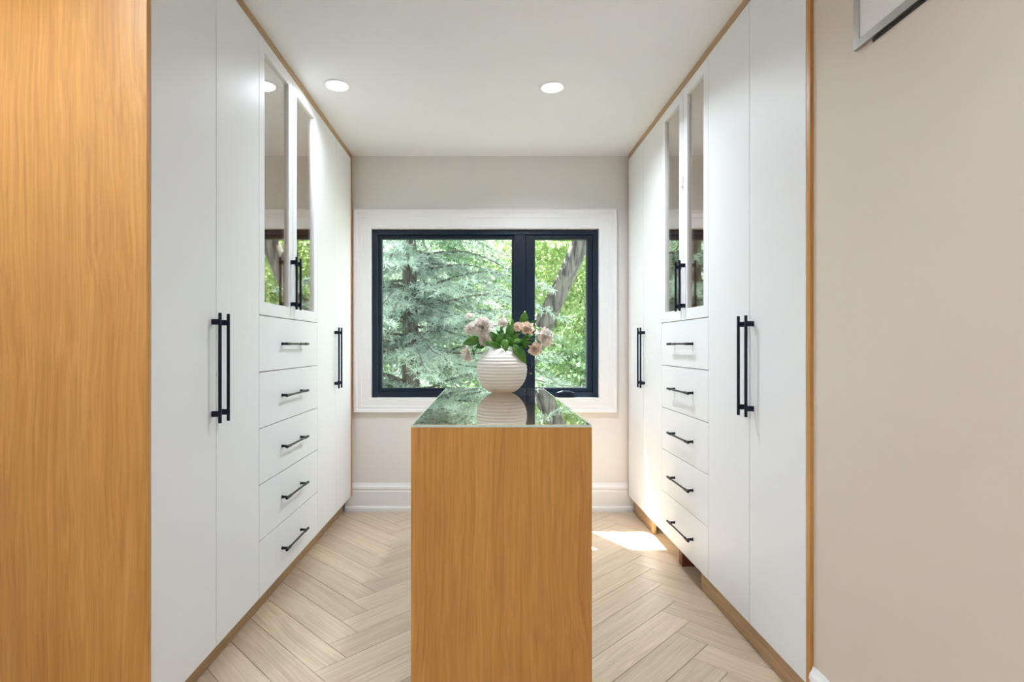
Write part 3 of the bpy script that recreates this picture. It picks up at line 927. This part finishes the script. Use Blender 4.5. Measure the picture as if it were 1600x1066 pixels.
TY = 8.46
tree('leaning_tree', 'leaning grey-barked tree trunk seen through the narrow right pane', (-.25, TY, GZ),
     [(-.25, TY, GZ), (.02, TY, -.6), (.52, TY, .72), (.90, TY, 1.52), (1.18, TY, 2.1), (1.41, TY, 2.64), (1.95, TY + .1, 3.8), (2.5, TY + .2, 5.4)],
     [.24, .20, .165, .145, .135, .135, .12, .09],
     [(2.6, TY + .6, 5.6, 1.8, 1.6, 1.3), (1.2, TY - .2, 4.6, 1.2, 1.0, .8), (.6, TY + 1.2, 3.4, .8, .8, .6)], 14000, .085, 'maple', 'bark_grey', 31,
     limbs=[([(1.41, TY, 2.64), (1.1, TY + .2, 3.3), (.7, TY + .4, 3.9)], .05, .02), ([(1.95, TY + .1, 3.8), (1.5, TY - .2, 4.5), (1.1, TY - .3, 5.0)], .05, .02)])
tree('maple_tree', 'bright yellow-green leafy tree standing behind the leaning trunk', (2.1, 11.6, GZ),
     [(2.1, 11.6, GZ), (2.0, 11.6, 0), (2.2, 11.7, 2.5), (2.1, 11.8, 5)], [.13, .11, .085, .04],
     [(1.9, 11.6, 3.4, 1.9, 1.3, 1.5), (2.6, 11.4, 1.2, 1.6, 1.2, 1.2), (1.1, 11.9, .0, 1.3, 1.0, .9), (3.2, 11.6, -.9, 1.5, 1.0, .8)], 30000, .085, 'maple', 'bark_grey', 32,
     limbs=[([(2.0, 11.6, .2), (1.5, 11.3, 1.2), (1.2, 11.1, 2.2)], .045, .015), ([(2.1, 11.6, 1.4), (2.8, 11.3, 2.2), (3.4, 11.2, 3.4)], .04, .015)])
tree('young_tree', 'slim young tree low in the right pane beyond the flowers', (1.35, 9.8, GZ),
     [(1.35, 9.8, GZ), (1.5, 9.8, -1.0), (1.75, 9.9, .4), (1.9, 9.9, 1.6)], [.06, .05, .035, .012],
     [(1.75, 9.9, .6, .9, .7, .8), (1.4, 9.7, -.4, .8, .6, .6)], 4200, .07, 'leaf_green', 'bark_grey', 33)
tree('maple_tree', 'leafy tree behind the spruce, showing through its branches', (-1.9, 13.5, GZ),
     [(-1.9, 13.5, GZ), (-1.7, 13.5, 0), (-1.0, 13.6, 2.6), (-.6, 13.8, 5.5)], [.26, .22, .17, .06],
     [(-1.4, 13.6, 3.6, 2.6, 1.4, 1.8), (-3.4, 13.4, 1.4, 1.8, 1.3, 1.5), (-.4, 13.6, .6, 1.7, 1.2, 1.3), (-1.6, 13.3, -1.2, 2.4, 1.2, .8)], 26000, .105, 'leaf_green', 'bark_grey', 34)
tree('added_shade_tree', 'unseen tree added left of the house to shade the left pane', (-3.9, 6.6, GZ),  # out of view; crown placed to keep sun off the left pane
     [(-3.9, 6.6, GZ), (-3.8, 6.6, 1), (-3.3, 6.6, 4.0), (-2.6, 6.6, 6.6)], [.2, .17, .13, .05],
     [(-2.15, 6.5, 6.0, 1.15, 1.2, 1.0), (-3.4, 6.8, 6.2, 1.3, 1.3, 1.2)], 9000, .13, 'leaf_green', 'bark_grey', 35)
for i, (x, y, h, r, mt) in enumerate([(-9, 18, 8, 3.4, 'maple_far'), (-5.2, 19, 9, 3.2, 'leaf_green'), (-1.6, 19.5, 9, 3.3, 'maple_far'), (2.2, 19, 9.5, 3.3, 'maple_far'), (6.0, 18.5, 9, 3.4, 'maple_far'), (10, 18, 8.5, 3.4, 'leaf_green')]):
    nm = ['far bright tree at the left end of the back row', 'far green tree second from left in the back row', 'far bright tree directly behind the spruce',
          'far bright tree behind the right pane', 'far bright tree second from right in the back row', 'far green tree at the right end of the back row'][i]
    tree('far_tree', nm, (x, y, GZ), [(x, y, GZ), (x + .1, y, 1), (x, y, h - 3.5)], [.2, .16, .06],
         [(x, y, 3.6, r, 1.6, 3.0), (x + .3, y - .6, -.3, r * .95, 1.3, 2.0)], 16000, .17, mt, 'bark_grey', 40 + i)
